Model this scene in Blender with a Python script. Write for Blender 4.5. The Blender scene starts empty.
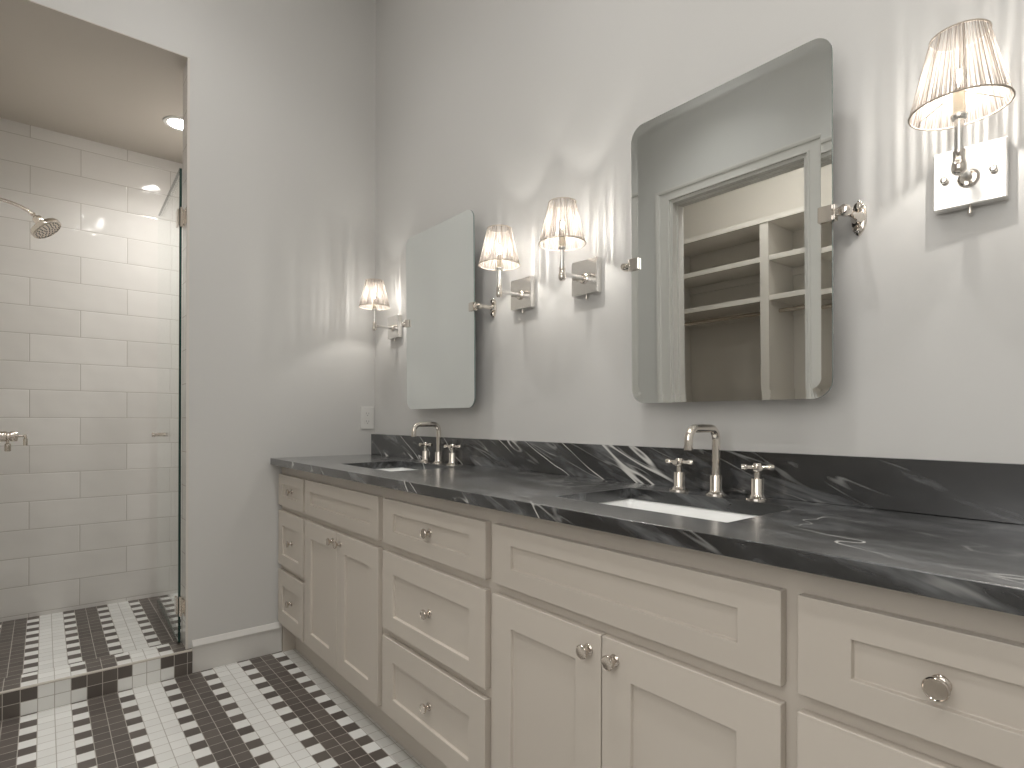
import bpy, bmesh, math
from mathutils import Vector, Matrix
PI = math.pi
scene = bpy.context.scene
col = scene.collection

# ------------------------------------------------------------------ camera
CAMX, CAMY, CAMZ = 2.7835, -1.3508, 1.0952
YAW, ROLL, FPX, SHY = 0.6885, 0.0034, 569.36, 36.214
cd = bpy.data.cameras.new('camera'); cam = bpy.data.objects.new('camera', cd); col.objects.link(cam)
fw = Vector((-math.cos(YAW), math.sin(YAW), 0)); rt = Vector((math.sin(YAW), math.cos(YAW), 0)); up = Vector((0, 0, 1))
R_ = math.cos(ROLL)*rt + math.sin(ROLL)*up; U_ = -math.sin(ROLL)*rt + math.cos(ROLL)*up
M = Matrix((R_, U_, -fw)).transposed().to_4x4(); M.translation = (CAMX, CAMY, CAMZ)
cam.matrix_world = M
cd.sensor_width = 36; cd.sensor_fit = 'HORIZONTAL'; cd.lens = FPX/1024*36
cd.shift_y = SHY/1024; cd.clip_start = 0.02
scene.camera = cam

# ------------------------------------------------------------------ world, exposure
w = bpy.data.worlds.new('world'); scene.world = w; w.use_nodes = True
w.node_tree.nodes['Background'].inputs[0].default_value = (0.85, 0.93, 1.0, 1)
w.node_tree.nodes['Background'].inputs[1].default_value = 1.0
scene.view_settings.view_transform = 'Standard'; scene.view_settings.look = 'None'
scene.view_settings.gamma = 1; scene.view_settings.use_curve_mapping = False
scene.view_settings.exposure = 0.0
CAN_E = 92.0        # recessed lights of the bathroom
SHOWER_E = 50.0
SHOWER_W = 50.0
CLOSET_E = 120.0
BULB_E = 2500.0
FILL_WINDOW_E = 3.0  # glow of the added fill window
SPOT_W = 40.0
FILL_SPOT_W = 34.0  # added second row of fill downlights

# ------------------------------------------------------------------ sizes
XE = 4.0            # right wall
YO = -2.3           # opposite wall
ZC = 3.45
SX = -1.175         # shower far wall
SYR, SYL = -0.60, -1.62
JY = -0.868         # jamb
HZ = 2.651
PY0, PP, PX = -0.379, 0.0493, 0.0535

# ------------------------------------------------------------------ node helpers
def mat(name):
    m = bpy.data.materials.new(name); m.use_nodes = True
    nt = m.node_tree; return m, nt, nt.nodes['Principled BSDF']
def pmat(name, c, rough=0.5, metal=0.0, **kw):
    m, nt, b = mat(name)
    b.inputs['Base Color'].default_value = (*c, 1); b.inputs['Roughness'].default_value = rough
    b.inputs['Metallic'].default_value = metal
    for k, v in kw.items(): b.inputs[k.replace('_', ' ')].default_value = v
    return m
class G:
    """tiny wrapper to chain math nodes"""
    def __init__(s, nt): s.nt = nt
    def n(s, t, **kw):
        x = s.nt.nodes.new(t)
        for k, v in kw.items(): setattr(x, k, v)
        return x
    def put(s, inp, v):
        if hasattr(v, 'is_output'): s.nt.links.new(v, inp)
        else: inp.default_value = v
    def m(s, op, a, b=None, c=None):
        x = s.n('ShaderNodeMath', operation=op); s.put(x.inputs[0], a)
        if b is not None: s.put(x.inputs[1], b)
        if c is not None: s.put(x.inputs[2], c)
        return x.outputs[0]
    def mix(s, f, a, b):
        x = s.n('ShaderNodeMix', data_type='RGBA'); s.put(x.inputs[0], f)
        for i, v in ((6, a), (7, b)):
            if isinstance(v, tuple): x.inputs[i].default_value = (*v, 1)
            else: s.nt.links.new(v, x.inputs[i])
        return x.outputs[2]
    def pos(s):
        g = s.n('ShaderNodeNewGeometry'); q = s.n('ShaderNodeSeparateXYZ'); s.nt.links.new(g.outputs['Position'], q.inputs[0])
        return q.outputs[0], q.outputs[1], q.outputs[2], g
    def noise(s, vec=None, scale=5, detail=2, rough=0.5, dist=0.0):
        x = s.n('ShaderNodeTexNoise'); x.inputs['Scale'].default_value = scale; x.inputs['Detail'].default_value = detail
        x.inputs['Roughness'].default_value = rough; x.inputs['Distortion'].default_value = dist
        if vec is not None: s.nt.links.new(vec, x.inputs['Vector'])
        return x
    def bump(s, h, strength, dist):
        b = s.n('ShaderNodeBump'); b.inputs['Strength'].default_value = strength; b.inputs['Distance'].default_value = dist
        s.nt.links.new(h, b.inputs['Height']); return b.outputs[0]
    def sstep(s, v, a, b):
        x = s.n('ShaderNodeMapRange', interpolation_type='SMOOTHSTEP'); s.put(x.inputs[0], v)
        x.inputs[1].default_value = a; x.inputs[2].default_value = b; return x.outputs[0]
    def ramp(s, v, stops):
        r = s.n('ShaderNodeValToRGB'); s.put(r.inputs[0], v); e = r.color_ramp.elements
        while len(e) < len(stops): e.new(0.5)
        for el, (p, c) in zip(e, stops): el.position = p; el.color = (*c, 1)
        return r.outputs[0]

def paint(name, c, rough, bump=0.02, scale=260):
    m, nt, b = mat(name); g = G(nt)
    b.inputs['Base Color'].default_value = (*c, 1); b.inputs['Roughness'].default_value = rough
    x, y, z, ge = g.pos(); no = g.noise(ge.outputs['Position'], scale, 2)
    nt.links.new(g.bump(no.outputs[0], bump, 0.002), b.inputs['Normal'])
    return m

# ------------------------------------------------------------------ materials
WALLP = paint('wall_paint', (0.58, 0.569, 0.546), 0.5, 0.05, 160)
CEILP = paint('ceiling_paint', (0.72, 0.70, 0.67), 0.7)
TRIMP = paint('trim_paint', (0.62, 0.60, 0.565), 0.35, 0.01)
CLOSP = paint('closet_paint', (0.66, 0.62, 0.56), 0.5, 0.01)
CABP = paint('cabinet_paint', (0.56, 0.507, 0.443), 0.36, 0.015, 120)
NICKEL = pmat('polished_nickel', (0.78, 0.73, 0.67), 0.07, 1.0)
NICKELP = pmat('brushed_nickel_plate', (0.82, 0.805, 0.78), 0.24, 1.0)
NICKELK = pmat('knob_nickel', (0.62, 0.56, 0.50), 0.09, 1.0)
NICKELB = pmat('satin_nickel', (0.70, 0.64, 0.57), 0.18, 1.0)
CERAM = pmat('white_ceramic', (0.80, 0.80, 0.78), 0.12)
PLAST = pmat('white_plastic', (0.66, 0.65, 0.62), 0.35)
DARK = pmat('dark_slot', (0.03, 0.03, 0.03), 0.6)
BACKM = pmat('mirror_backing', (0.10, 0.10, 0.10), 0.5)
MIRR = pmat('silvered_glass', (0.91, 0.945, 0.94), 0.0, 1.0)
MEDGE = pmat('mirror_edge', (0.16, 0.20, 0.19), 0.2)
IVORY = pmat('ivory_sleeve', (0.75, 0.68, 0.56), 0.5)
STRIP = pmat('metal_edge_strip', (0.62, 0.58, 0.53), 0.3)

def floor_tile(name, mode, x0=0.108):
    """mode 'top': columns along y, 25 mm rows along x; mode 'face': square tiles, rows along z"""
    m, nt, b = mat(name); g = G(nt)
    x, y, z, ge = g.pos()
    k = g.m('DIVIDE', g.m('SUBTRACT', PY0, y), PP)
    kf = g.m('FLOOR', k); fx = g.m('FRACT', k)
    if mode == 'top': r = g.m('DIVIDE', g.m('ADD', x, 107*PX - x0 + PX*0.5), PX)
    else: r = g.m('DIVIDE', g.m('ADD', z, 0.0), 0.0500)
    rf = g.m('FLOOR', r); fr = g.m('FRACT', r)
    t = g.m('FLOORED_MODULO', kf, 6.0)
    # dark columns 3,4 ; alternating 2,5 ; white 0,1
    isD = g.m('MULTIPLY', g.m('GREATER_THAN', t, 2.5), g.m('LESS_THAN', t, 4.5))
    isA = g.m('ADD', g.m('COMPARE', t, 2.0, 0.1), g.m('COMPARE', t, 5.0, 0.1))
    par = g.m('FLOORED_MODULO', rf, 2.0)
    if mode == 'face': par = g.m('GREATER_THAN', r, 1.0)
    dark = g.m('MINIMUM', g.m('ADD', isD, g.m('MULTIPLY', isA, par)), 1.0)
    # grout: distance to the tile edge in metres
    wy = PP; wx = PX if mode == 'top' else 0.05
    dy = g.m('MULTIPLY', g.m('MINIMUM', fx, g.m('SUBTRACT', 1.0, fx)), wy)
    dr = g.m('MULTIPLY', g.m('MINIMUM', fr, g.m('SUBTRACT', 1.0, fr)), wx)
    d = g.m('MINIMUM', dy, dr)
    tile = g.sstep(d, 0.0009, 0.0016)
    wn = g.n('ShaderNodeTexWhiteNoise', noise_dimensions='2D'); cb = g.n('ShaderNodeCombineXYZ')
    g.put(cb.inputs[0], kf); g.put(cb.inputs[1], rf); nt.links.new(cb.outputs[0], wn.inputs[0])
    var = wn.outputs[0]
    dc = g.mix(var, (0.088, 0.074, 0.065), (0.125, 0.107, 0.093))
    wc = g.mix(var, (0.70, 0.695, 0.665), (0.77, 0.765, 0.735))
    c = g.mix(dark, wc, dc)
    c = g.mix(tile, (0.42, 0.39, 0.345), c)
    nt.links.new(c, b.inputs['Base Color'])
    b.inputs['Roughness'].default_value = 0.42
    h = g.sstep(d, 0.0, 0.0022)
    nt.links.new(g.bump(h, 0.5, 0.0008), b.inputs['Normal'])
    return m
FT = floor_tile('mosaic_floor_tile', 'top')
FTS = floor_tile('mosaic_shower_floor_tile', 'top', -0.401)
FTC = floor_tile('mosaic_curb_top_tile', 'top', -0.061)
FF = floor_tile('mosaic_curb_tile', 'face')

def wall_tile(name, axis):
    m, nt, b = mat(name); g = G(nt)
    x, y, z, ge = g.pos()
    r = g.m('DIVIDE', g.m('SUBTRACT', z, 1.101 - 0.1485*8), 0.1485)
    rf = g.m('FLOOR', r); fr = g.m('FRACT', r)
    par = g.m('FLOORED_MODULO', g.m('ADD', rf, 1.0), 2.0)
    u = y if axis == 'y' else x
    # row z 1.55-1.70 has a seam at y=-1.194; the next up at -1.41 / -.98
    q = g.m('DIVIDE', g.m('ADD', u, 20 * 0.43 + (1.194 if axis == 'y' else 0.1)), 0.43)
    q = g.m('ADD', q, g.m('MULTIPLY', par, 0.5))
    qf = g.m('FLOOR', q); fq = g.m('FRACT', q)
    d = g.m('MINIMUM', g.m('MULTIPLY', g.m('MINIMUM', fr, g.m('SUBTRACT', 1.0, fr)), 0.1485),
            g.m('MULTIPLY', g.m('MINIMUM', fq, g.m('SUBTRACT', 1.0, fq)), 0.43))
    tile = g.sstep(d, 0.0008, 0.0016)
    wn = g.n('ShaderNodeTexWhiteNoise', noise_dimensions='2D'); cb = g.n('ShaderNodeCombineXYZ')
    g.put(cb.inputs[0], qf); g.put(cb.inputs[1], rf); nt.links.new(cb.outputs[0], wn.inputs[0])
    c = g.mix(wn.outputs[0], (0.64, 0.615, 0.58), (0.71, 0.685, 0.65))
    mp = g.n('ShaderNodeMapping'); mp.inputs['Scale'].default_value = (1.5, 1.5, 9); nt.links.new(ge.outputs['Position'], mp.inputs[0])
    no = g.noise(mp.outputs[0], 3.0, 3, 0.6)
    c = g.mix(g.m('MULTIPLY', no.outputs[0], 0.35), c, (0.74, 0.715, 0.68))
    c = g.mix(tile, (0.42, 0.385, 0.34), c)
    nt.links.new(c, b.inputs['Base Color'])
    b.inputs['Roughness'].default_value = 0.07
    h1 = g.sstep(d, 0.0, 0.006)
    n1 = g.noise(ge.outputs['Position'], 10, 0)
    h = g.m('ADD', g.m('MULTIPLY', h1, 0.6), g.m('MULTIPLY', n1.outputs[0], 3.0))
    nt.links.new(g.bump(h, 0.45, 0.002), b.inputs['Normal'])
    return m
WTY = wall_tile('glazed_wall_tile', 'y')
WTX = wall_tile('glazed_return_tile', 'x')

def stone():
    m, nt, b = mat('veined_black_stone'); g = G(nt)
    x, y, z, ge = g.pos()
    base = g.noise(ge.outputs['Position'], 4.0, 6, 0.65, 0.6)
    # veins run slanting down to the right and towards the front: coordinates along and across that direction
    def streak(D, along, across, seed):
        D = Vector(D).normalized(); E1 = D.cross(Vector((0, 1, 0.3))).normalized(); E2 = D.cross(E1)
        cb = g.n('ShaderNodeCombineXYZ')
        for i, (v, k) in enumerate(((D, along), (E1, across), (E2, across))):
            dt = g.n('ShaderNodeVectorMath', operation='DOT_PRODUCT'); nt.links.new(ge.outputs['Position'], dt.inputs[0]); dt.inputs[1].default_value = v
            g.put(cb.inputs[i], g.m('MULTIPLY_ADD', dt.outputs['Value'], k, seed*(i+1)))
        return cb.outputs[0]
    def veins(D, along, across, lo, hi, seed, det=3):
        vec = streak(D, along, across, seed)
        n_ = g.noise(vec, 1.0, det, 0.5, 0.1)
        d_ = g.m('ABSOLUTE', g.m('SUBTRACT', n_.outputs[0], 0.5))
        return g.m('SUBTRACT', 1.0, g.sstep(d_, lo, hi)), vec
    v1, mp1 = veins((0.85, -0.18, -0.50), 0.9, 8.0, 0.001, 0.010, 3.1, 2)
    v2, mp2 = veins((0.88, -0.10, -0.36), 1.2, 17.0, 0.001, 0.018, 8.4, 2)
    k1 = g.noise(ge.outputs['Position'], 2.6, 2); k2 = g.noise(ge.outputs['Position'], 5.5, 2)
    a1 = g.m('MULTIPLY', v1, g.sstep(k1.outputs[0], 0.47, 0.60))
    a2 = g.m('MULTIPLY', g.m('MULTIPLY', v2, g.sstep(k2.outputs[0], 0.48, 0.66)), 0.6)
    haze = g.noise(streak((0.9, -0.12, -0.3), 2.0, 12.0, 5.5), 1.0, 5, 0.65, 0.3)
    hz = g.m('MULTIPLY', g.sstep(haze.outputs[0], 0.44, 0.74), 0.8)
    c = g.ramp(base.outputs[0], [(0.35, (0.006, 0.006, 0.0062)), (0.55, (0.013, 0.0133, 0.014)), (0.85, (0.07, 0.073, 0.078))])
    c = g.mix(hz, c, (0.19, 0.195, 0.20))
    c = g.mix(a2, c, (0.30, 0.30, 0.29)); c = g.mix(a1, c, (0.60, 0.59, 0.56))
    nt.links.new(c, b.inputs['Base Color'])
    b.inputs['Roughness'].default_value = 0.16
    rr = g.noise(ge.outputs['Position'], 30, 4)
    nt.links.new(g.m('ADD', 0.13, g.m('MULTIPLY', rr.outputs[0], 0.16)), b.inputs['Roughness'])
    b.inputs['Coat Weight'].default_value = 1.0; b.inputs['Coat Roughness'].default_value = 0.27; b.inputs['Coat IOR'].default_value = 1.68; b.inputs['Specular IOR Level'].default_value = 0.3
    return m
STONE = stone()

def thin_glass(name, tint, ior=1.5, refl=1.0):
    m, nt, b = mat(name); nt.nodes.remove(b); g = G(nt)
    out = nt.nodes['Material Output']
    ge = g.n('ShaderNodeNewGeometry')
    i = g.m('ADD', ior, g.m('MULTIPLY', ge.outputs['Backfacing'], 1/ior - ior))
    f = g.n('ShaderNodeFresnel'); nt.links.new(i, f.inputs['IOR'])
    t = g.n('ShaderNodeBsdfTransparent'); t.inputs[0].default_value = (*tint, 1)
    gl = g.n('ShaderNodeBsdfGlossy'); gl.inputs['Roughness'].default_value = 0.0; gl.inputs[0].default_value = (1, 1, 1, 1)
    mx = g.n('ShaderNodeMixShader'); nt.links.new(g.m('MULTIPLY', f.outputs[0], refl), mx.inputs[0])
    nt.links.new(t.outputs[0], mx.inputs[1]); nt.links.new(gl.outputs[0], mx.inputs[2])
    nt.links.new(mx.outputs[0], out.inputs[0]); return m
GLASS = thin_glass('clear_door_glass', (0.975, 0.99, 0.985), 1.5, 0.75)
BULBG = thin_glass('clear_bulb_glass', (0.98, 0.98, 0.97), 1.3, 0.5)
GEDGE = pmat('green_glass_edge', (0.012, 0.035, 0.028), 0.1)
SEAL = thin_glass('clear_vinyl_seal', (0.70, 0.70, 0.68), 1.4, 0.8)

def emis(name, c, s):
    m, nt, b = mat(name); nt.nodes.remove(b); e = nt.nodes.new('ShaderNodeEmission')
    e.inputs[0].default_value = (*c, 1); e.inputs[1].default_value = s
    nt.links.new(e.outputs[0], nt.nodes['Material Output'].inputs[0]); return m
E_CAN = emis('recessed_lamp', (1.0, 0.98, 0.95), CAN_E)
E_FILL = emis('fill_lamp_dim', (1.0, 0.98, 0.95), 20.0)  # lens of the added second-row fill lights
E_SHOWER = emis('shower_lamp', (1.0, 0.97, 0.93), SHOWER_E)
E_CLOSET = emis('closet_lamp', (1.0, 0.97, 0.93), CLOSET_E)
E_BULB = emis('bulb_filament', (1.0, 0.965, 0.92), BULB_E)

def shade_mat():
    """string silk: opaque strands with thin see-through gaps, densities varying round the shade"""
    m, nt, b = mat('pleated_string_silk'); nt.nodes.remove(b); g = G(nt)
    tc = g.n('ShaderNodeTexCoord'); sp = g.n('ShaderNodeSeparateXYZ'); nt.links.new(tc.outputs['Object'], sp.inputs[0])
    a = g.m('ARCTAN2', sp.outputs[1], sp.outputs[0])
    oi = g.n('ShaderNodeObjectInfo')
    def an(sa, sz, seed):
        cb = g.n('ShaderNodeCombineXYZ'); g.put(cb.inputs[0], g.m('MULTIPLY', g.m('COSINE', a), sa)); g.put(cb.inputs[1], g.m('MULTIPLY', g.m('SINE', a), sa))
        g.put(cb.inputs[2], g.m('ADD', g.m('MULTIPLY', sp.outputs[2], sz), g.m('ADD', seed, g.m('MULTIPLY', oi.outputs['Random'], 20))))
        return cb.outputs[0]
    n1 = g.noise(an(38, 6, 1.3), 1.0, 2, 0.6); n2 = g.noise(an(6, 3, 5.1), 1.0, 2, 0.5)
    pl = g.m('ADD', 0.5, g.m('MULTIPLY', g.m('SINE', g.m('MULTIPLY', a, 64.0)), 0.16))
    s = g.m('ADD', g.m('ADD', g.m('MULTIPLY', n1.outputs[0], 0.5), g.m('MULTIPLY', n2.outputs[0], 0.15)), g.m('MULTIPLY', pl, 0.35))
    gap = g.sstep(s, 0.50, 0.575)
    gap = g.m('ADD', 0.06, g.m('MULTIPLY', gap, 0.60))
    colr = g.mix(g.sstep(n1.outputs[0], 0.35, 0.65), (0.085, 0.068, 0.055), (0.31, 0.285, 0.26))
    tl = g.n('ShaderNodeBsdfTranslucent'); df = g.n('ShaderNodeBsdfDiffuse')
    nt.links.new(colr, tl.inputs[0]); nt.links.new(colr, df.inputs[0])
    m1 = g.n('ShaderNodeMixShader'); m1.inputs[0].default_value = 0.20
    nt.links.new(df.outputs[0], m1.inputs[1]); nt.links.new(tl.outputs[0], m1.inputs[2])
    tr = g.n('ShaderNodeBsdfTransparent'); m2 = g.n('ShaderNodeMixShader')
    nt.links.new(gap, m2.inputs[0]); nt.links.new(m1.outputs[0], m2.inputs[1]); nt.links.new(tr.outputs[0], m2.inputs[2])
    nt.links.new(m2.outputs[0], nt.nodes['Material Output'].inputs[0])
    return m
SILK = shade_mat()
SILKT = pmat('shade_trim_silk', (0.42, 0.36, 0.30), 0.7)

# ------------------------------------------------------------------ mesh helpers
def obj(name, bm, m, parent=None, smooth=False, bevel=0.0, seg=2, kind=None):
    me = bpy.data.meshes.new(name)
    bmesh.ops.recalc_face_normals(bm, faces=bm.faces)
    bm.to_mesh(me); bm.free()
    o = bpy.data.objects.new(name, me); col.objects.link(o)
    if isinstance(m, (list, tuple)):
        for q in m: me.materials.append(q)
    else: me.materials.append(m)
    if smooth:
        for p in me.polygons: p.use_smooth = True
        try: me.set_sharp_from_angle(angle=math.radians(40))
        except Exception: pass
    if bevel:
        b = o.modifiers.new('bevel', 'BEVEL'); b.width = bevel; b.segments = seg; b.limit_method = 'ANGLE'; b.angle_limit = math.radians(40)
        b.harden_normals = False
    if parent: o.parent = parent
    if kind: o['kind'] = kind
    return o
def box(bm, a, b, mi=0):
    x0, y0, z0 = [min(p, q) for p, q in zip(a, b)]; x1, y1, z1 = [max(p, q) for p, q in zip(a, b)]
    v = [bm.verts.new(p) for p in ((x0,y0,z0),(x1,y0,z0),(x1,y1,z0),(x0,y1,z0),(x0,y0,z1),(x1,y0,z1),(x1,y1,z1),(x0,y1,z1))]
    for f in ((0,3,2,1),(4,5,6,7),(0,1,5,4),(1,2,6,5),(2,3,7,6),(3,0,4,7)):
        bm.faces.new([v[i] for i in f]).material_index = mi
def bx(a, b):
    bm = bmesh.new(); box(bm, a, b); return bm
def frame_of(axis):
    axis = Vector(axis).normalized(); t = Vector((0, 0, 1)) if abs(axis.z) < 0.9 else Vector((1, 0, 0))
    u = axis.cross(t).normalized(); v = axis.cross(u).normalized(); return axis, u, v
def lathe(bm, prof, org=(0,0,0), axis=(0,0,1), n=24, cap=True, mi=0):
    """profile of (radius, height) turned round an axis"""
    org = Vector(org); ax, u, v = frame_of(axis); rings = []
    for r, h in prof:
        if r < 1e-6: rings.append([bm.verts.new(org + ax*h)])
        else: rings.append([bm.verts.new(org + ax*h + (u*math.cos(2*PI*i/n) + v*math.sin(2*PI*i/n))*r) for i in range(n)])
    for a, b in zip(rings, rings[1:]):
        for i in range(n):
            j = (i+1) % n
            if len(a) == 1 and len(b) == 1: continue
            if len(a) == 1: f = bm.faces.new((a[0], b[i], b[j]))
            elif len(b) == 1: f = bm.faces.new((a[i], b[0], a[j]))
            else: f = bm.faces.new((a[i], b[i], b[j], a[j]))
            f.material_index = mi
    if cap:
        for r in (rings[0], rings[-1]):
            if len(r) > 2: bm.faces.new(r).material_index = mi
def tube(bm, pts, r, n=16, cap=True):
    pts = [Vector(p) for p in pts]; rings = []
    ax, u, v = frame_of(pts[1]-pts[0])
    for k, p in enumerate(pts):
        d = (pts[min(k+1, len(pts)-1)] - pts[max(k-1, 0)]).normalized()
        u = (u - d*u.dot(d)).normalized(); v = d.cross(u)
        rr = r[k] if isinstance(r, (list, tuple)) else r
        rings.append([bm.verts.new(p + (u*math.cos(2*PI*i/n) + v*math.sin(2*PI*i/n))*rr) for i in range(n)])
    for a, b in zip(rings, rings[1:]):
        for i in range(n): bm.faces.new((a[i], b[i], b[(i+1)%n], a[(i+1)%n]))
    if cap: bm.faces.new(rings[0]); bm.faces.new(rings[-1])
def arc(c, r, a0, a1, u, v, n=8):
    c, u, v = Vector(c), Vector(u), Vector(v)
    return [c + (u*math.cos(a0+(a1-a0)*i/n) + v*math.sin(a0+(a1-a0)*i/n))*r for i in range(n+1)]
def rrect(x0, x1, z0, z1, r, n=8):
    pts = []
    for cx, cz, a in ((x1-r, z1-r, 0), (x0+r, z1-r, PI/2), (x0+r, z0+r, PI), (x1-r, z0+r, 3*PI/2)):
        for i in range(n+1):
            t = a + PI/2*i/n; pts.append((cx+r*math.cos(t), cz+r*math.sin(t)))
    return pts
def empty(name, loc, label, cat, group=None):
    o = bpy.data.objects.new(name, None); col.objects.link(o); o.location = loc
    o.empty_display_size = 0.05
    o['label'] = label; o['category'] = cat
    if group: o['group'] = group
    return o
def copy_tree(o, parent=None):
    c = o.copy(); col.objects.link(c)
    if parent: c.parent = parent
    for ch in [q for q in bpy.data.objects if q.parent == o]: copy_tree(ch, c)
    return c

# ------------------------------------------------------------------ room shell
T = 0.12
obj('floor', bx((0.0, YO-T, -0.05), (XE, 0, 0)), FT, kind='structure')
obj('wall_back', bx((-0.02, 0, 0), (XE, T, ZC)), WALLP, kind='structure')
bm = bmesh.new()      # left wall with the shower opening
box(bm, (-0.115, JY, 0), (0, 0, ZC)); box(bm, (-0.115, SYL+0.02, HZ+.004), (0, JY, ZC)); box(bm, (-0.115, YO, 0), (0, SYL+0.02, ZC))
bmesh.ops.remove_doubles(bm, verts=bm.verts, dist=1e-5)
obj('wall_left', bm, WALLP, kind='structure')
# opposite wall with the cased closet opening
OX0, OX1, OZ = 0.35, 1.30, 2.615
WX0, WX1, WZ0, WZ1 = 1.95, 3.65, 1.15, 2.85
bm = bmesh.new()
box(bm, (-0.115, YO-T, 0), (OX0, YO, ZC)); box(bm, (OX1, YO-T, 0), (WX0, YO, ZC)); box(bm, (WX1, YO-T, 0), (XE, YO, ZC)); box(bm, (WX0, YO-T, 0), (WX1, YO, WZ0)); box(bm, (WX0, YO-T, WZ1), (WX1, YO, ZC)); box(bm, (OX0, YO-T, OZ), (OX1, YO, ZC))
obj('wall_opposite', bm, WALLP, kind='structure')
# right wall; glowing window added behind the camera as frontal fill
obj('wall_right', bx((XE, YO-T, 0), (XE+T, T, ZC)), WALLP, kind='structure')
bm = bmesh.new()
for a, b in (((WX0, YO-.08, WZ0), (WX0+.05, YO-.03, WZ1)), ((WX1-.05, YO-.08, WZ0), (WX1, YO-.03, WZ1)),
             ((WX0+.05, YO-.08, WZ0), (WX1-.05, YO-.03, WZ0+.05)), ((WX0+.05, YO-.08, WZ1-.05), (WX1-.05, YO-.03, WZ1)),
             ((WX0+.05, YO-.07, 1.98), (WX1-.05, YO-.04, 2.02))): box(bm, a, b)
fill_win = obj('fill_window_1', bm, TRIMP, kind='structure')
FILL_GLOW = emis('frosted_fill_glow', (1.0, 0.985, 0.96), FILL_WINDOW_E)  # emissive pane is added fill, no daylight behind it
obj('fill_pane', bx((WX0+.05, YO-.058, WZ0+.05), (WX1-.05, YO-.052, WZ1-.05)), FILL_GLOW, fill_win)
obj('ceiling', bx((-0.115, YO-T, ZC), (XE+T, T, ZC+0.08)), CEILP, kind='structure')
# shower enclosure
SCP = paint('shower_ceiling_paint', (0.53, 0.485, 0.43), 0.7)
obj('floor_shower', bx((SX, SYL, -0.05), (-0.12, SYR, 0.04)), FTS, kind='structure')
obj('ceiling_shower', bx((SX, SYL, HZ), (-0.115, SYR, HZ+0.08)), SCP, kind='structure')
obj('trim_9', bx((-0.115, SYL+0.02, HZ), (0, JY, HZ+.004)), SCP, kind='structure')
obj('wall_shower_back', bx((SX-0.1, SYL-.1, -0.05), (SX, SYR+.1, HZ+0.08)), WTY, kind='structure')
obj('wall_shower_left', bx((SX, SYL-0.1, -0.05), (-0.115, SYL, HZ+0.08)), WTX, kind='structure')
obj('wall_shower_right', bx((SX, SYR, -0.05), (-0.115, SYR+0.1, HZ+0.08)), WTX, kind='structure')
# tiled jamb return (thin tile layer) and inside face of the front wall
obj('trim_1', bx((-0.118, JY-0.006, 0.103), (-0.004, JY, HZ)), WTX, kind='structure')
obj('trim_2', bx((-0.004, JY-0.008, 0.103), (0.001, JY+0.001, HZ)), STRIP, kind='structure')
obj('trim_3', bx((-0.121, JY, 0.04), (-0.115, SYR, HZ)), WTY, kind='structure')
# curb
bm = bmesh.new()
cx0, cx1, cz = -0.12, 0.019, 0.104
box(bm, (cx0, SYL, 0.0), (cx1, JY-0.006, cz-0.004), 1); box(bm, (0.0003, JY-0.006, 0.0), (cx1, -0.853, cz-0.004), 1)
obj('trim_4', bm, [FTC, FF], kind='structure')
bm = bmesh.new(); box(bm, (cx0, SYL, cz-0.004), (cx1-0.008, JY-0.006, cz)); box(bm, (0.0003, JY-0.006, cz-0.004), (cx1-0.008, -0.853, cz))
obj('trim_5', bm, FTC, kind='structure')
bm = bmesh.new()
tube(bm, [(cx1-0.0045, SYL, cz-0.0045), (cx1-0.0045, -0.853, cz-0.0045)], 0.0055, 12)
obj('trim_6', bm, pmat('bullnose_tile', (0.50, 0.46, 0.40), 0.3), kind='structure', smooth=True)

YF, YD, ZT = -0.4765, -0.4956, 0.8838     # vanity: frame face, door face, counter underside
# baseboards: flat board with a stepped moulded cap
def baseboard(name, p0, p1, nrm):
    """p0->p1 along the wall at the floor, nrm points into the room"""
    prof = [(0,0),(0.015,0),(0.015,0.108),(0.020,0.111),(0.020,0.116),(0.012,0.126),(0.006,0.134),(0,0.137)]
    bm = bmesh.new(); p0 = Vector(p0); p1 = Vector(p1); nrm = Vector(nrm)
    a = [bm.verts.new(p0+nrm*d+Vector((0,0,h))) for d, h in prof]; b = [bm.verts.new(p1+nrm*d+Vector((0,0,h))) for d, h in prof]
    for i in range(len(prof)):
        j = (i+1) % len(prof); bm.faces.new((a[i], a[j], b[j], b[i]))
    bm.faces.new(a); bm.faces.new(b)
    return obj(name, bm, TRIMP, kind='structure')
baseboard('baseboard_left', (0, -0.852, 0), (0, YF-.0015, 0), (1, 0, 0))
baseboard('baseboard_opposite', (OX1+.13, YO, 0), (XE, YO, 0), (0, 1, 0))
baseboard('baseboard_right', (XE, YO+.02, 0), (XE, -.02, 0), (-1, 0, 0))

# casing of the closet opening: profile swept up, over and down
def casing(name, y, s):
    prof = [(0.0,0.0),(0.0,0.014),(0.004,0.020),(0.012,0.020),(0.018,0.013),(0.075,0.015),(0.082,0.024),(0.100,0.028),(0.112,0.028),(0.115,0.0)]
    bm = bmesh.new(); path = [(OX0, 0, -1, 0), (OX0, OZ, -1, 1), (OX1, OZ, 1, 1), (OX1, 0, 1, 0)]
    rings = []
    for px, pz, dx, dz in path:
        rings.append([bm.verts.new((px+dx*d, y+s*h, pz+dz*d*0.72)) for d, h in prof])
    for a, b in zip(rings, rings[1:]):
        for i in range(len(prof)-1): bm.faces.new((a[i], a[i+1], b[i+1], b[i]))
    bm.faces.new(rings[0]); bm.faces.new(rings[-1])
    return obj(name, bm, TRIMP, kind='structure')
casing('trim_7', YO, 1)
bm = bmesh.new()      # jamb lining with stop
j = 0.02
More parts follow.
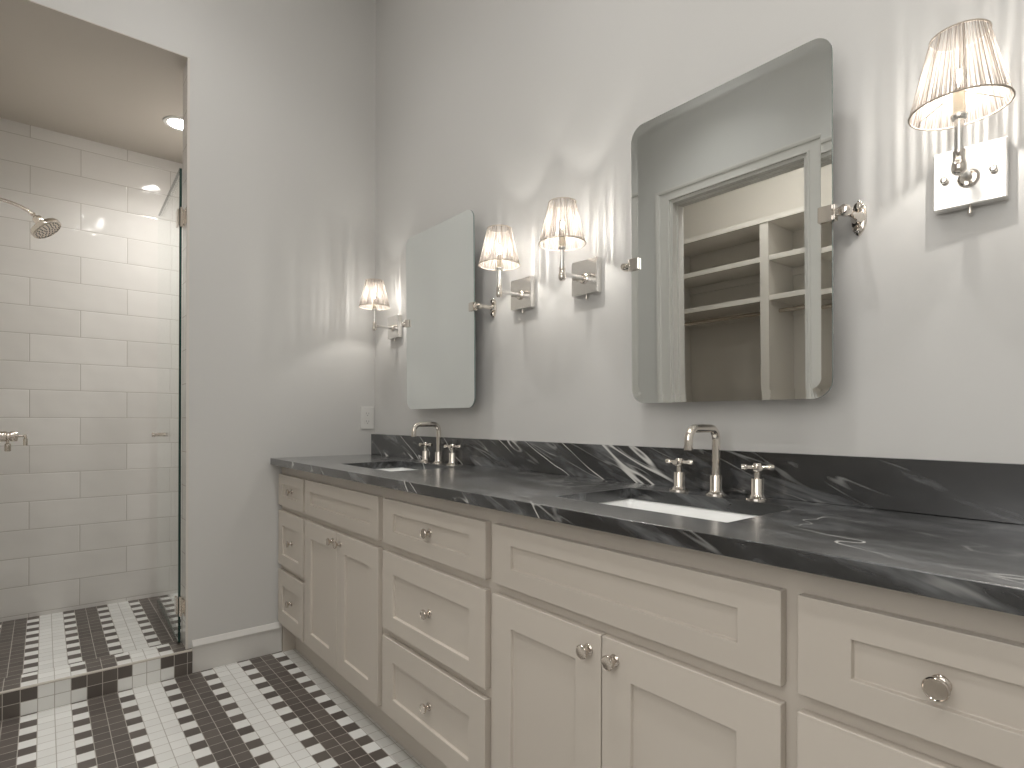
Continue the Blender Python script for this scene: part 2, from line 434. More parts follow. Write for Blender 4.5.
box(bm, (OX0, YO-T-.01, 0), (OX0+j, YO+.004, OZ)); box(bm, (OX1-j, YO-T-.01, 0), (OX1, YO+.004, OZ)); box(bm, (OX0+j, YO-T-.01, OZ-j), (OX1-j, YO+.004, OZ))
box(bm, (OX0+j, YO-.085, 0), (OX0+j+.012, YO-.045, OZ-j)); box(bm, (OX1-j-.012, YO-.085, 0), (OX1-j, YO-.045, OZ-j)); box(bm, (OX0+j+.012, YO-.085, OZ-j-.012), (OX1-j-.012, YO-.045, OZ-j))
obj('trim_8', bm, TRIMP, kind='structure')
# closet room
CY = -3.62
bm = bmesh.new()
box(bm, (-1.0, CY-.1, 0), (2.4, CY, ZC)); box(bm, (-1.1, CY-.1, 0), (-1.0, YO-T, ZC)); box(bm, (2.4, CY-.1, 0), (2.5, YO-T, ZC))
box(bm, (-1.0, YO-T-.001, 0), (-0.115, YO-T+.05, ZC))
obj('wall_closet', bm, CLOSP, kind='structure')
obj('floor_closet', bx((-1.0, CY, -.05), (2.4, YO-T, 0)), pmat('oak_floor', (0.25, 0.17, 0.11), 0.4), kind='structure')
obj('ceiling_closet', bx((-1.0, CY, ZC), (2.4, YO-T, ZC+.08)), CEILP, kind='structure')

# closet shelving, seen in the mirror
sh = empty('closet_shelving', (0.58, -3.2, 0), 'built-in painted closet shelving seen in the large mirror, tall divider and hanging rods', 'shelving')
def cpart(name, a, b, m=CLOSP, bev=0.002):
    o = obj(name, bx([p-q for p, q in zip(a, (0.58, -3.2, 0))], [p-q for p, q in zip(b, (0.58, -3.2, 0))]), m, sh, bevel=bev); return o
FY = -3.2
for xa in (-0.42, 0.55, 1.52): cpart('divider', (xa, CY+.004, 0), (xa+.07, FY+.005, 2.575))
cpart('top_board', (-0.45, CY+.004, 2.575), (1.62, FY+.012, 2.615))
for xa, xb in ((-0.349, 0.549), (0.621, 1.519)):
    for zt in (2.275, 1.965): cpart('shelf', (xa, CY+.004, zt), (xb, FY, zt+.04))
    bm = bmesh.new(); tube(bm, [(xa-.58, -.17, 1.90), (xb-.58, -.17, 1.90)], 0.016, 14)
    obj('hanging_rod', bm, NICKELB, sh, smooth=True)
    cpart('cleat', (xa, CY+.004, 1.885), (xb, CY+.022, 1.964)); cpart('cleat', (xa, CY+.004, 2.21), (xb, CY+.022, 2.274))

# ------------------------------------------------------------------ recessed lights
def can(name, x, y, z, r, em, label, group=None, spot=0):
    t = empty(name, (x, y, z), label, 'ceiling light', group)
    bm = bmesh.new(); lathe(bm, [(r*0.83, -0.001), (r*0.85, -0.006), (r*1.1, -0.006), (r*1.15, -0.001), (r*1.15, 0.0), (r*.83, 0.0)], n=40, cap=False)
    obj('trim_ring', bm, PLAST, t, smooth=True)
    bm = bmesh.new(); lathe(bm, [(0, -0.0025), (r*0.83, -0.0025), (r*0.83, -0.0005), (0, -0.0005)], n=40, cap=False)
    obj('lens', bm, em, t)
    if spot:
        ld = bpy.data.lights.new('downlight', 'SPOT'); ld.energy = spot; ld.spot_size = math.radians(150 if spot == SHOWER_W else 118); ld.spot_blend = 1.0
        ld.shadow_soft_size = r*0.6; ld.color = (1.0, 0.99, 0.97)
        lo = bpy.data.objects.new('downlight', ld); col.objects.link(lo); lo.parent = t; lo.location = (0, 0, -0.012)
can('recessed_light', -0.645, -0.80, HZ, 0.068, E_SHOWER, 'round recessed ceiling light in the shower ceiling, cut off by the wall edge', None, SHOWER_W)
can('recessed_light', 0.75, -0.95, ZC, 0.075, E_CAN, 'round recessed light in the high ceiling near the shower end', 'recessed lights in the bathroom ceiling', SPOT_W)
can('recessed_light', 2.05, -0.95, ZC, 0.075, E_CAN, 'round recessed light in the high ceiling over the middle of the vanity aisle', 'recessed lights in the bathroom ceiling', SPOT_W)
can('recessed_light', 3.35, -0.95, ZC, 0.075, E_CAN, 'round recessed light in the high ceiling nearest the added window', 'recessed lights in the bathroom ceiling', SPOT_W)
for x_, lb in ((0.75, 'added recessed fill light in the high ceiling, wall side of the closet opening'), (2.05, 'added recessed fill light in the high ceiling before the added window'), (3.35, 'added recessed fill light in the high ceiling in the corner by the added window')):
    can('recessed_light', x_, -1.75, ZC, 0.075, E_FILL, lb, 'recessed lights in the bathroom ceiling', FILL_SPOT_W)  # unseen second row, added to brighten the opposite wall
can('recessed_light', 0.8, -2.62, ZC, 0.14, E_CLOSET, 'round recessed light in the closet ceiling')

# ------------------------------------------------------------------ vanity
VX1 = 2.772
van = empty('vanity_cabinet', (1.49, -0.24, 0), 'long taupe shaker vanity cabinet with drawers and doors under the black stone top', 'cabinet')
VO = (1.49, -0.24, 0)
def L(p): return tuple(a-b for a, b in zip(p, VO))
bm = bmesh.new()
box(bm, L((0.002, YF, 0.122)), L((VX1, YF+.02, ZT-.001)))
obj('face_frame', bm, CABP, van, bevel=0.001)
bm = bmesh.new()
box(bm, L((0.002, YF+.02, 0.122)), L((0.02, -.002, ZT-.001))); box(bm, L((VX1-.018, YF+.02, 0.122)), L((VX1, -.002, ZT-.001)))
box(bm, L((0.02, YF+.02, 0.122)), L((VX1-.018, -.002, 0.14)))
box(bm, L((0.002, YF+.0005, 0.0)), L((0.028, -.002, 0.1215))); box(bm, L((VX1-.018, -0.42, 0.0)), L((VX1, -.002, 0.122)))
obj('carcass', bm, CABP, van)
obj('toe_kick', bx(L((0.02, -0.42, 0.001)), L((VX1-.018, -.404, 0.122))), CABP, van)

def front(name, x0, x1, z0, z1, sl, rt_, rb):
    """shaker front: raised frame round a recessed flat panel"""
    bm = bmesh.new(); y0, y1, yp = YD, YF-0.0005, YD+0.0085
    xs = [x0, x0+sl, x1-sl, x1]; zs = [z0, z0+rb, z1-rt_, z1]
    def V(x, y, z): return bm.verts.new(L((x, y, z)))
    f = [[V(x, y0, z) for x in xs] for z in zs]
    for i in range(3):
        for k in range(3):
            if i == 1 and k == 1: continue
            bm.faces.new((f[i][k], f[i][k+1], f[i+1][k+1], f[i+1][k]))
    e = 0.0012
    p = [V(xs[1]+e, yp, zs[1]+e), V(xs[2]-e, yp, zs[1]+e), V(xs[2]-e, yp, zs[2]-e), V(xs[1]+e, yp, zs[2]-e)]
    q = [f[1][1], f[1][2], f[2][2], f[2][1]]
    bm.faces.new(p)
    for i in range(4): bm.faces.new((q[i], q[(i+1)%4], p[(i+1)%4], p[i]))
    bk = [V(x0, y1, z0), V(x1, y1, z0), V(x1, y1, z1), V(x0, y1, z1)]
    bm.faces.new(bk)
    bm.faces.new(f[0] + [bk[1], bk[0]]); bm.faces.new(f[3][::-1] + [bk[3], bk[2]])
    bm.faces.new([f[i][0] for i in range(4)] + [bk[3], bk[0]]); bm.faces.new([f[i][3] for i in range(3, -1, -1)] + [bk[1], bk[2]])
    return obj(name, bm, CABP, van, bevel=0.0013, seg=2)
kn_bm = bmesh.new()
lathe(kn_bm, [(0, 0), (0.0125, 0), (0.0135, 0.0012), (0.0125, 0.003), (0.0075, 0.005), (0.0055, 0.009), (0.0052, 0.014), (0.0075, 0.018),
              (0.0150, 0.0195), (0.0165, 0.0215), (0.0165, 0.0245), (0.0150, 0.0262), (0.0142, 0.0252), (0.0, 0.0248)], axis=(0, -1, 0), n=28, cap=False)
kn_me = None
def knob(par, x, z, panel=False):
    global kn_me
    y = YD + (0.0085 if panel else 0.0)
    if kn_me is None:
        o = obj('knob', kn_bm, NICKELK, par, smooth=True); kn_me = o
        o['label'] = 'polished nickel disc knob'
    else:
        o = kn_me.copy(); col.objects.link(o); o.parent = par
    o.location = L((x, y, z)); o.scale = (0.88, 0.92, 0.88)
ZR = [(0.6955, 0.8404, .0445, .0455), (0.4197, 0.6692, .066, .050), (0.1458, 0.3942, .070, .062)]
def bank(x0, x1, sl):
    for z0, z1, a, b in ZR:
        d = front('drawer', x0, x1, z0, z1, sl, a, b); knob(d, (x0+x1)/2, (z0+b+z1-a)/2, True)
bank(0.0145, 0.3412, 0.055)
bank(1.0812, 1.641, 0.072)
bank(2.4049, 2.747, 0.072)
front('false_drawer_front', 0.3641, 1.0483, 0.6955, 0.8404, 0.062, .0475, .0455)
front('false_drawer_front', 1.6704, 2.3807, 0.6955, 0.8404, 0.070, .0445, .0455)
for x0, x1, xm in ((0.3641, 1.0483, 0.705), (1.6704, 2.3807, 2.0255)):
    d = front('door', x0, xm-.0015, 0.1458, 0.6692, 0.071, .070, .062); knob(d, xm-0.034, 0.631)
    d = front('door', xm+.0015, x1, 0.1458, 0.6692, 0.071, .070, .062); knob(d, xm+0.034, 0.631)

# ------------------------------------------------------------------ countertop with two cut-outs, backsplash as its part
SINKS = (0.746, 2.0205); SW, SY0, SY1 = 0.222, -0.408, -0.122
ct = empty('countertop', (1.5, -0.265, ZT), 'long black white-veined stone countertop with two sink cut-outs on the vanity', 'countertop')
CO = (1.5, -0.265, ZT)
def Lc(p): return tuple(a-b for a, b in zip(p, CO))
def slab(xs, ys, z0, z1, holes):
    bm = bmesh.new(); nx, ny = len(xs)-1, len(ys)-1
    solid = lambda i, k: 0 <= i < nx and 0 <= k < ny and (i, k) not in holes
    vt = {}; 
    def V(i, k, z):
        key = (i, k, z)
        if key not in vt: vt[key] = bm.verts.new(Lc((xs[i], ys[k], z)))
        return vt[key]
    for i in range(nx):
        for k in range(ny):
            if not solid(i, k): continue
            for z in (z0, z1): bm.faces.new((V(i,k,z), V(i+1,k,z), V(i+1,k+1,z), V(i,k+1,z)))
            if not solid(i-1, k): bm.faces.new((V(i,k,z0), V(i,k+1,z0), V(i,k+1,z1), V(i,k,z1)))
            if not solid(i+1, k): bm.faces.new((V(i+1,k,z0), V(i+1,k+1,z0), V(i+1,k+1,z1), V(i+1,k,z1)))
            if not solid(i, k-1): bm.faces.new((V(i,k,z0), V(i+1,k,z0), V(i+1,k,z1), V(i,k,z1)))
            if not solid(i, k+1): bm.faces.new((V(i,k+1,z0), V(i+1,k+1,z0), V(i+1,k+1,z1), V(i,k+1,z1)))
    return bm
xs = [0.001, SINKS[0]-SW, SINKS[0]+SW, SINKS[1]-SW, SINKS[1]+SW, 2.785]; ys = [-0.529, SY0, SY1, -0.001]
obj('slab', slab(xs, ys, ZT, 0.914, {(1, 1), (3, 1)}), STONE, ct, bevel=0.0016, seg=2)
bs = obj('backsplash', bx((0.001, -0.0205, 0.9143), (2.785, -0.001, 1.0205)), STONE, bevel=0.001)
bs['label'] = 'low black white-veined stone backsplash strip along the wall behind the faucets'; bs['category'] = 'backsplash'

# ------------------------------------------------------------------ sinks
def sink(cx, label):
    t = empty('sink', (cx, -0.265, ZT), label, 'sink', 'undermount sinks in the black countertop')
    bm = bmesh.new(); a, b = SW, (SY1-SY0)/2
    rings = []
    for dx, dy, z, r in ((0.024, 0.024, -0.0005, .03), (0.004, 0.004, -0.0005, .02), (0.001, 0.001, -0.004, .02), (-0.004, -0.004, -0.03, .025), (-0.012, -0.012, -0.095, .03),
                         (-0.022, -0.022, -0.118, .035), (-0.045, -0.045, -0.130, .04), (-0.19, -0.115, -0.138, .025)):
        rings.append([bm.verts.new((x, y, z)) for x, y in rrect(-a-dx, a+dx, -b-dy, b+dy, r, 6)])
    outer = []
    for dx, dy, z, r in ((0.024, 0.024, -0.012, .03), (0.010, 0.010, -0.016, .03), (0.006, 0.006, -0.10, .035), (-0.015, -0.015, -0.135, .04), (-0.19, -0.115, -0.15, .025)):
        outer.append([bm.verts.new((x, y, z)) for x, y in rrect(-a-dx, a+dx, -b-dy, b+dy, r, 6)])
    def band(p, q):
        for i in range(len(p)): bm.faces.new((p[i], p[(i+1)%len(p)], q[(i+1)%len(p)], q[i]))
    for p, q in zip(rings, rings[1:]): band(p, q)
    bm.faces.new(rings[-1]); band(rings[0], outer[0])
    for p, q in zip(outer, outer[1:]): band(p, q)
    bm.faces.new(outer[-1])
    obj('basin', bm, CERAM, t, smooth=True)
    bm = bmesh.new(); lathe(bm, [(0, -0.1355), (0.014, -0.1355), (0.017, -0.1340), (0.022, -0.1340), (0.024, -0.1385), (0, -0.1385)], n=24, cap=False)
    obj('drain', bm, NICKEL, t, smooth=True)
    return t
sink(SINKS[0], 'white undermount sink at the far end, below the far tilting mirror')
sink(SINKS[1], 'white undermount sink nearest the camera, below the large mirror reflecting the closet')

# ------------------------------------------------------------------ faucets
def faucet(cx, label):
    t = empty('faucet', (cx, -0.072, 0.914), label, 'faucet', 'widespread nickel faucets with cross handles')
    bm = bmesh.new(); r = 0.0100; R = 0.027; ztop = 0.163; yf = -0.118
    pts = [(0, 0, 0.03), (0, 0, ztop-R)] + arc((0, -R, ztop-R), R, 0, PI/2, (0, 1, 0), (0, 0, 1)) + \
          arc((0, yf+R, ztop-R), R, PI/2, PI, (0, 1, 0), (0, 0, 1)) + [(0, yf, ztop-R-0.020)]
    tube(bm, pts, r, 20)
    lathe(bm, [(r*0.99, 0), (r+.0012, 0.0), (r+.0012, 0.006), (r*.99, 0.006)], (0, yf, ztop-R-0.023), n=20)
    obj('spout', bm, NICKEL, t, smooth=True)
    bm = bmesh.new()
    lathe(bm, [(0, 0), (0.025, 0), (0.025, 0.003), (0.022, 0.005), (0.0165, 0.008), (0.0148, 0.012), (0.0148, 0.046), (0.0140, 0.048), (0.0095, 0.049)], n=28)
    obj('spout_base', bm, NICKEL, t, smooth=True)
    for s in (-1, 1):
        bm = bmesh.new(); hx = s*0.105
        lathe(bm, [(0, 0), (0.026, 0), (0.026, 0.003), (0.022, 0.005), (0.0165, 0.008), (0.0140, 0.012), (0.0140, 0.046), (0.0130, 0.048), (0.0072, 0.049),
                   (0.0072, 0.062), (0.0095, 0.064), (0.0105, 0.068), (0.0105, 0.080), (0.008, 0.084), (0, 0.085)], (hx, 0, 0), n=28)
        h = obj('handle', bm, NICKEL, t, smooth=True)
        bm = bmesh.new()
        for k in range(4):
            a = PI/4*(0.35 if s < 0 else 0.8) + k*PI/2; d = (math.cos(a), math.sin(a), 0)
            lathe(bm, [(0.0044, 0.006), (0.0044, 0.022), (0.0064, 0.023), (0.0070, 0.025), (0.0070, 0.034), (0.0062, 0.0355), (0.0, 0.036)], (hx, 0, 0.074), d, n=14)
        obj('cross_grip', bm, NICKEL, h, smooth=True)
    return t
faucet(SINKS[0], 'polished nickel bridge-less faucet with cross handles at the far sink')
faucet(SINKS[1], 'polished nickel faucet with cross handles at the sink nearest the camera')

# ------------------------------------------------------------------ mirrors
def mirror(x0, x1, label):
    z0, z1, yc = 1.1435, 1.909, -0.08
    cx, czm = (x0+x1)/2, 1.536
    t = empty('pivot_mirror', (cx, yc, czm), label, 'mirror', 'frameless pivot mirrors over the vanity')
    ax, az0, az1 = x0-cx, z0-czm, z1-czm
    bm = bmesh.new(); bw = 0.022; R = 0.040
    o_ = rrect(ax, -ax, az0, az1, R, 10); i_ = rrect(ax+bw, -ax-bw, az0+bw, az1-bw, R-bw+.004, 10)
    vo = [bm.verts.new((x, -0.0009, z)) for x, z in o_]; vi = [bm.verts.new((x, 0, z)) for x, z in i_]
    vb = [bm.verts.new((x, 0.005, z)) for x, z in o_]
    n = len(vo)
    for k in range(n):
        bm.faces.new((vo[k], vo[(k+1)%n], vi[(k+1)%n], vi[k])).material_index = 0
        bm.faces.new((vo[k], vb[k], vb[(k+1)%n], vo[(k+1)%n])).material_index = 1
    bm.faces.new(vi).material_index = 0; bm.faces.new(vb).material_index = 2
    gl = obj('mirror_glass', bm, [MIRR, MEDGE, BACKM], t)
    gl.rotation_euler = (math.radians(0.7), 0, 0)
    for s in (-1, 1):
        e = s*(x1-x0)/2; b = bmesh.new(); zo = -0.006
        # wall flange: oval with two round lobes
        fl = []
        W, Hh = 0.0125, 0.026
        for q in range(32):
            a = 2*PI*q/32; fl.append((W*math.cos(a)*(1.0 if abs(math.sin(a)) < .72 else .82), (Hh+.008)*math.sin(a)))
        fx = e + s*0.024
        va = [b.verts.new((fx+x*1.15, 0.0795, z*1.1)) for x, z in fl]; vb2 = [b.verts.new((fx+x*1.15, 0.0745, z*1.1)) for x, z in fl]; vc = [b.verts.new((fx+x*.9, 0.072, z*.95)) for x, z in fl]
        for A, B in ((va, vb2), (vb2, vc)):
            for q in range(32): b.faces.new((A[q], A[(q+1)%32], B[(q+1)%32], B[q]))
        b.faces.new(va); b.faces.new(vc)
        fo = obj('bracket', b, NICKEL, t, smooth=True)
        for zz in (-0.024, 0.024):
            b = bmesh.new(); lathe(b, [(0, 0), (0.0085, 0), (0.0085, 0.004), (0.006, 0.0068), (0, 0.0075)], (fx, 0.0725, zz), (0, -1, 0), 16); obj('screw', b, NICKEL, fo, smooth=True)
        b = bmesh.new()
        lathe(b, [(0.014, 0), (0.0135, 0.006), (0.010, 0.012), (0.0075, 0.016), (0.0075, 0.052), (0.0095, 0.056), (0.0115, 0.062), (0.0125, 0.070), (0.0115, 0.078), (0.008, 0.083), (0, 0.085)], (fx, 0.073, 0), (0, -1, 0), 22)
        obj('post', b, NICKEL, fo, smooth=True)
        b = bmesh.new()
        lathe(b, [(0.0095, 0.002), (0.0095, 0.017), (0.0118, 0.0175), (0.0118, 0.0215), (0.006, 0.025)], (fx, 0.002, 0), (-s, 0, 0), 20)
        obj('pivot', b, NICKEL, fo, smooth=True)
        b = bmesh.new()
        xa, xb = e + s*0.0035, e - s*0.026
        box(b, (xa, -0.0075, -0.0165), (xb, -0.0006, 0.0165)); box(b, (xa, 0.0056, -0.0165), (xb, 0.0115, 0.0165)); box(b, (xa, -0.0075, -0.0165), (xa+s*0.004, 0.0115, 0.0165))
        cl = obj('clamp', b, NICKEL, t, bevel=0.0012); cl.location.z = zo; fo.location.z = zo
    return t
mirror(0.484, 1.008, 'tall rounded frameless mirror over the far sink with only plain wall showing in it')
mirror(1.765, 2.289, 'large rounded frameless mirror nearest the camera with closet shelves showing in it')

# ------------------------------------------------------------------ wall sconces
def make_sconce():
    t = empty('wall_sconce', (0, 0, 1.543), 'x', 'wall lamp', 'pleated-shade sconces beside the mirrors')
    bm = bmesh.new(); box(bm, (-0.0545, -0.0245, -0.0455), (0.0545, -0.001, 0.0635)); bp_ = obj('backplate', bm, NICKELP, t, bevel=0.002)
    for s in (-1, 1):
        bm = bmesh.new(); lathe(bm, [(0.0045, 0), (0.0045, 0.005), (0.006, 0.006), (0.0062, 0.0095), (0.004, 0.012), (0, 0.0125)], (s*0.036, -0.0245, 0.008), (0, -1, 0), 14)
        obj('screw', bm, NICKEL, bp_, smooth=True)
    bm = bmesh.new(); lathe(bm, [(0.0022, 0), (0.0022, 0.006), (0.0042, 0.007), (0.0042, 0.013), (0, 0.015)], (0, -0.012, -0.0455), (0, 0, -1), 12)
    obj('switch_knob', bm, NICKEL, bp_, smooth=True)
    ye = -0.121
    bm = bmesh.new(); lathe(bm, [(0.017, 0), (0.017, 0.002), (0.0135, 0.004), (0.0125, 0.006), (0.0069, 0.007)], (0, -0.0245, 0.003), (0, -1, 0), 24); obj('rosette', bm, NICKEL, t, smooth=True)
    bm = bmesh.new()
    lathe(bm, [(0.0068, 0.006), (0.0068, 0.096)], (0, -0.0245, 0.003), (0, -1, 0), 22)
    obj('arm', bm, NICKELP, t, smooth=True)
    bm = bmesh.new()
    lathe(bm, [(0, -0.019), (0.006, -0.0185), (0.0105, -0.014), (0.0115, -0.006), (0.0105, 0.002), (0.0092, 0.004), (0.0092, 0.023), (0.0070, 0.024)], (0, ye, 0), n=22)
    obj('knuckle', bm, NICKEL, t, smooth=True)
    bm = bmesh.new()
    lathe(bm, [(0.0070, 0.0235), (0.0070, 0.076), (0.0105, 0.077), (0.0125, 0.081), (0.0125, 0.085), (0.009, 0.087)], (0, ye, 0), n=22)
    obj('stem', bm, NICKELP, t, smooth=True)
    bm = bmesh.new(); lathe(bm, [(0.0085, 0.087), (0.0085, 0.128), (0.0075, 0.130), (0, 0.130)], (0, ye, 0), n=18); obj('socket', bm, IVORY, t, smooth=True)
    # bulb: clear envelope round a bright filament
    bm = bmesh.new(); lathe(bm, [(0.0065, 0), (0.010, 0.008), (0.0125, 0.018), (0.0115, 0.030), (0.007, 0.042), (0.0025, 0.050), (0, 0.052)], (0, 0, 0), n=20)
    bl = obj('bulb', bm, BULBG, t, smooth=True); bl.location = (0, ye, 0.130)
    bm = bmesh.new(); lathe(bm, [(0, 0.012), (0.0026, 0.014), (0.0030, 0.022), (0.0026, 0.032), (0, 0.034)], (0, 0, 0), n=10)
    obj('filament', bm, E_BULB, bl)
    # shade
    bm = bmesh.new(); z0, z1, r0, r1, n = 0, 0.126, 0.0715, 0.0415, 288
    rings = []
    for k in range(7):
        f = k/6; rings.append([])
        for i in range(n):
            a = 2*PI*i/n; rr = (r0+(r1-r0)*f) * (1 + 0.006*math.sin(72*a) + 0.003*math.sin(29*a+1))
            rings[-1].append(bm.verts.new((rr*math.cos(a), rr*math.sin(a), z0+(z1-z0)*f)))
    for a_, b_ in zip(rings, rings[1:]):
        for i in range(n): bm.faces.new((a_[i], a_[(i+1)%n], b_[(i+1)%n], b_[i]))
    s_ = obj('shade', bm, SILK, t, smooth=True); s_.location = (0, ye, 0.095)
    bm = bmesh.new()
    for rr, zz in ((r0+.0004, 0.0), (r1+.0004, z1)):
        pts = [(rr*math.cos(2*PI*i/64), rr*math.sin(2*PI*i/64), zz) for i in range(65)]; tube(bm, pts, 0.0016, 8, cap=False)
        obj('trim_band', bm, SILKT, s_, smooth=True); bm = bmesh.new()
    bm.free()
    bm = bmesh.new()
    for k in range(8):
        a = 2*PI*k/8 + 0.25; tube(bm, [((r0+.0006)*math.cos(a), (r0+.0006)*math.sin(a), 0), ((r1+.0006)*math.cos(a), (r1+.0006)*math.sin(a), z1)], 0.0010, 6)
    for k in range(3):
        a = 2*PI*k/3 + 0.6; tube(bm, [(0.009*math.cos(a), 0.009*math.sin(a), 0.030), (r0*.94*math.cos(a), r0*.94*math.sin(a), 0.012)], 0.0009, 6)
    obj('shade_rib', bm, SILKT, s_, smooth=True)
    return t
proto = make_sconce()
SC = [(0.243, 'small wall sconce with pleated shade in the corner, left of the far mirror'),
      (1.216, 'wall sconce with pleated shade just right of the far mirror'),
      (1.529, 'wall sconce with pleated shade just left of the large mirror'),
      (2.504, 'wall sconce with pleated shade at the right edge, right of the large mirror')]
for i, (x, lb) in enumerate(SC):
    o = proto if i == 0 else copy_tree(proto)
    o.location = (x, 0, 1.543); o['label'] = lb
    if i == 3: o.rotation_euler.z = math.radians(4); o.location.y = -0.004

# ------------------------------------------------------------------ wall outlet
ou = empty('wall_outlet', (0, -0.044, 1.105), 'white duplex electrical outlet on the left wall above the countertop', 'outlet')
bm = bmesh.new(); box(bm, (0.0005, -0.036, -0.058), (0.0065, 0.036, 0.058)); obj('cover_plate', bm, PLAST, ou, bevel=0.002)
for zz in (-0.0205, 0.0205):
    bm = bmesh.new()
    pts = rrect(-0.0165, 0.0165, -0.0145, 0.0145, 0.008, 5)
    a = [bm.verts.new((0.0066, y, z+zz)) for y, z in pts]; b = [bm.verts.new((0.0082, y, z+zz)) for y, z in pts]
    for i in range(len(a)): bm.faces.new((a[i], a[(i+1)%len(a)], b[(i+1)%len(a)], b[i]))
    bm.faces.new(a); bm.faces.new(b)
    so = obj('socket', bm, PLAST, ou)
    bm = bmesh.new(); box(bm, (0.0080, -0.0075, zz-.001), (0.0085, -0.0058, zz+.007)); box(bm, (0.0080, 0.0058, zz-.001), (0.0085, 0.0075, zz+.006))
    lathe(bm, [(0.0022, 0), (0.0022, 0.0005)], (0.0080, 0, zz-.0075), (1, 0, 0), 10)
    obj('slots', bm, DARK, so)
bm = bmesh.new(); lathe(bm, [(0.0028, 0), (0.0025, 0.0012), (0, 0.0014)], (0.0065, 0, 0), (1, 0, 0), 12); obj('screw', bm, PLAST, ou, smooth=True)

# ------------------------------------------------------------------ shower door
TH = math.radians(1.4)
gx, gy, gz0, gz1, gl_ = -0.070, -0.889, 0.116, 2.195, 0.745
gd = empty('shower_door', (gx, gy, gz0), 'frameless clear glass shower door swung open into the tiled shower', 'door')
gd.rotation_euler = (0, 0, -TH)      # local -x runs into the shower
bm = bmesh.new(); box(bm, (-gl_, -0.005, 0), (0, 0.005, gz1-gz0))
bm.faces.ensure_lookup_table()
for f in bm.faces:
    f.material_index = 0 if abs(f.normal.y) > 0.9 or abs(f.calc_center_median().y) > 0.0049 or f.calc_center_median().x < -gl_+.001 else 1
obj('glass_panel', bm, [GLASS, GEDGE], gd)
for zz in (0.125, 1.828):
    bm = bmesh.new()
    box(bm, (-0.045, -0.0125, zz+.0), (0.006, -0.0052, zz+.07)); box(bm, (-0.045, 0.0052, zz+.0), (0.006, 0.0115, zz+.07))
    tube(bm, [(0.010, 0.004, zz-.008), (0.010, 0.004, zz+.078)], 0.0065, 14)
    hg = obj('hinge', bm, NICKELB, gd, bevel=0.0008)
    bm = bmesh.new()
    box(bm, (0.000, 0.013, zz+.0), (0.058, 0.0185, zz+.07)); box(bm, (0.006, 0.008, zz+.005), (0.016, 0.0135, zz+.065))
    obj('wall_plate', bm, NICKELB, hg, bevel=0.0008)
bm = bmesh.new()
for s in (-1, 1):
    lathe(bm, [(0.009, 0.005), (0.009, 0.022), (0.0115, 0.023), (0.0115, 0.034), (0.010, 0.036), (0, 0.036)], (-gl_+.06, 0, 1.012-gz0), (0, s, 0), 16)
lathe(bm, [(0.011, -0.0062), (0.011, 0.0062)], (-gl_+.06, 0, 1.012-gz0), (0, 1, 0), 18)
obj('handle', bm, NICKELK, gd, smooth=True)
bm = bmesh.new(); box(bm, (-gl_+.01, -0.0052, -0.034), (-0.005, 0.0052, -0.0005)); obj('bottom_seal', bm, SEAL, gd)

# ------------------------------------------------------------------ shower head and valve
hx = -0.60; wy = SYL
sh = empty('shower_fixture', (hx, wy, 2.060), 'nickel round shower head on a curved arm high inside the tiled shower', 'shower head')
bm = bmesh.new(); lathe(bm, [(0.028, 0.001), (0.028, 0.006), (0.022, 0.010), (0.010, 0.013)], (0, 0, 0.0), (0, 1, 0), 24); obj('flange', bm, NICKELB, sh, smooth=True)
bm = bmesh.new()
P0, P1, P2, P3 = Vector((0, 0.004, 0)), Vector((0, 0.11, 0.012)), Vector((0, 0.175, 0.004)), Vector((0, 0.228, -0.034))
pts = [(P0*(1-t)**3 + P1*3*t*(1-t)**2 + P2*3*t*t*(1-t) + P3*t**3) for t in [i/16 for i in range(17)]]
tube(bm, pts, 0.0075, 16); obj('arm', bm, NICKELB, sh, smooth=True)
d = Vector((0.22, 0.60, -0.77)).normalized()
bm = bmesh.new()
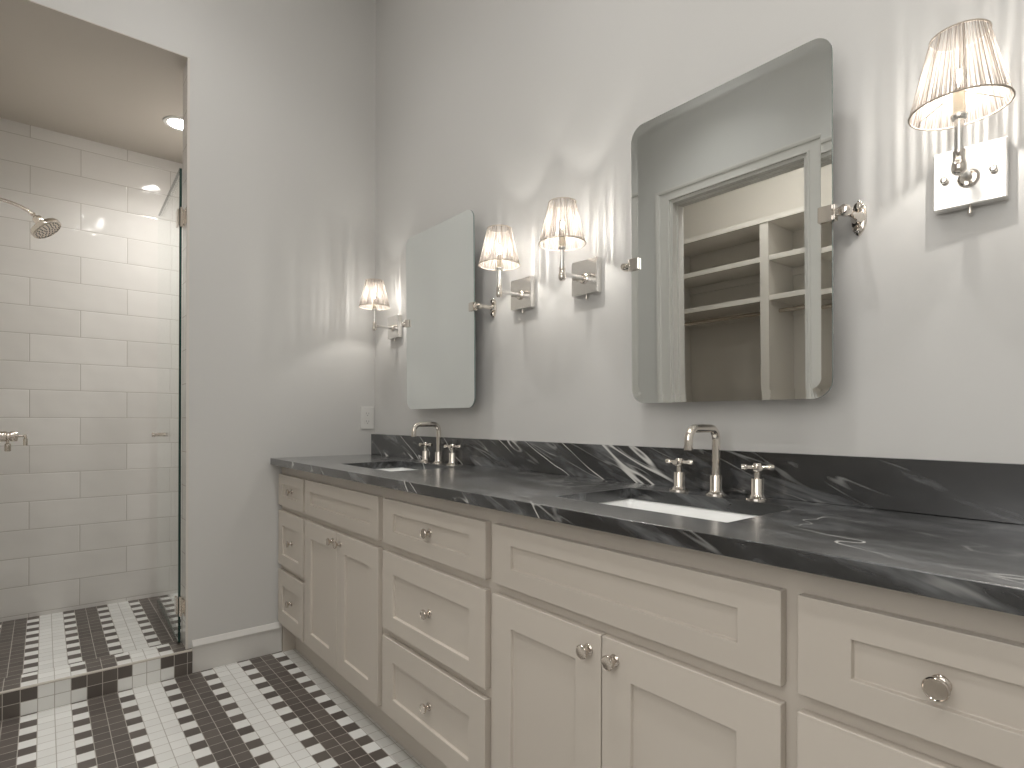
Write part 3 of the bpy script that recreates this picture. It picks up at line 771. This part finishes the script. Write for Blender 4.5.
lathe(bm, [(0.008, -0.002), (0.0105, 0.0), (0.0105, 0.006), (0.007, 0.008), (0.007, 0.013), (0.010, 0.016), (0.013, 0.020), (0.018, 0.022), (0.0195, 0.026), (0.0195, 0.048), (0.0175, 0.052),
           (0.024, 0.056), (0.046, 0.061), (0.060, 0.068), (0.063, 0.073), (0.063, 0.088), (0.060, 0.091), (0.057, 0.0915), (0.0565, 0.089), (0, 0.089)], pts[-1], d, 36, cap=False)
hd = obj('spray_head', bm, NICKELB, sh, smooth=True)
bm = bmesh.new(); a_, u_, v_ = frame_of(d)
for rr, nn in ((0.050, 20), (0.037, 15), (0.024, 10), (0.011, 5)):
    for k in range(nn):
        q = pts[-1] + a_*0.089 + (u_*math.cos(2*PI*k/nn) + v_*math.sin(2*PI*k/nn))*rr
        lathe(bm, [(0.0026, 0), (0.0022, 0.003), (0, 0.0035)], q, d, 8)
obj('nozzles', bm, pmat('grey_rubber', (0.12, 0.12, 0.12), 0.5), hd, smooth=True)

vz = 1.016; vx = -0.60
sv = empty('shower_valve', (vx, wy, vz), 'nickel shower valve with two small lever handles at the left edge of the shower', 'valve')
sv.scale = (1.2, 1.2, 1.2)
bm = bmesh.new()
lathe(bm, [(0.05, 0.001), (0.05, 0.006), (0.046, 0.010), (0.024, 0.012), (0.020, 0.020), (0.0195, 0.070), (0.0155, 0.072), (0.0155, 0.080), (0.0195, 0.083), (0.0195, 0.118), (0.0155, 0.120), (0.0155, 0.128), (0.0195, 0.130),
           (0.0195, 0.148), (0.0180, 0.150), (0.006, 0.152)], (0, 0, 0), (0, 1, 0), 28)
obj('body', bm, NICKELB, sv, smooth=True)
bm = bmesh.new(); lathe(bm, [(0.005, 0.012), (0.005, 0.022), (0.009, 0.024), (0.0095, 0.028), (0.0095, 0.050), (0.008, 0.052), (0, 0.052)], (0.0, 0.122, -0.004), (0, 0, -1), 14); obj('lever_handle', bm, NICKELB, sv, smooth=True)
bm = bmesh.new(); lathe(bm, [(0.0042, 0.150), (0.0042, 0.166), (0.007, 0.168), (0.008, 0.172), (0.007, 0.176), (0, 0.177)], (0, 0, 0), (0, 1, 0), 14)
lathe(bm, [(0.004, 0.0), (0.004, 0.008), (0.0068, 0.009), (0.0068, 0.035), (0, 0.036)], (0.0, 0.172, 0), (0, 0, -1), 14); obj('lever_handle', bm, NICKELB, sv, smooth=True)
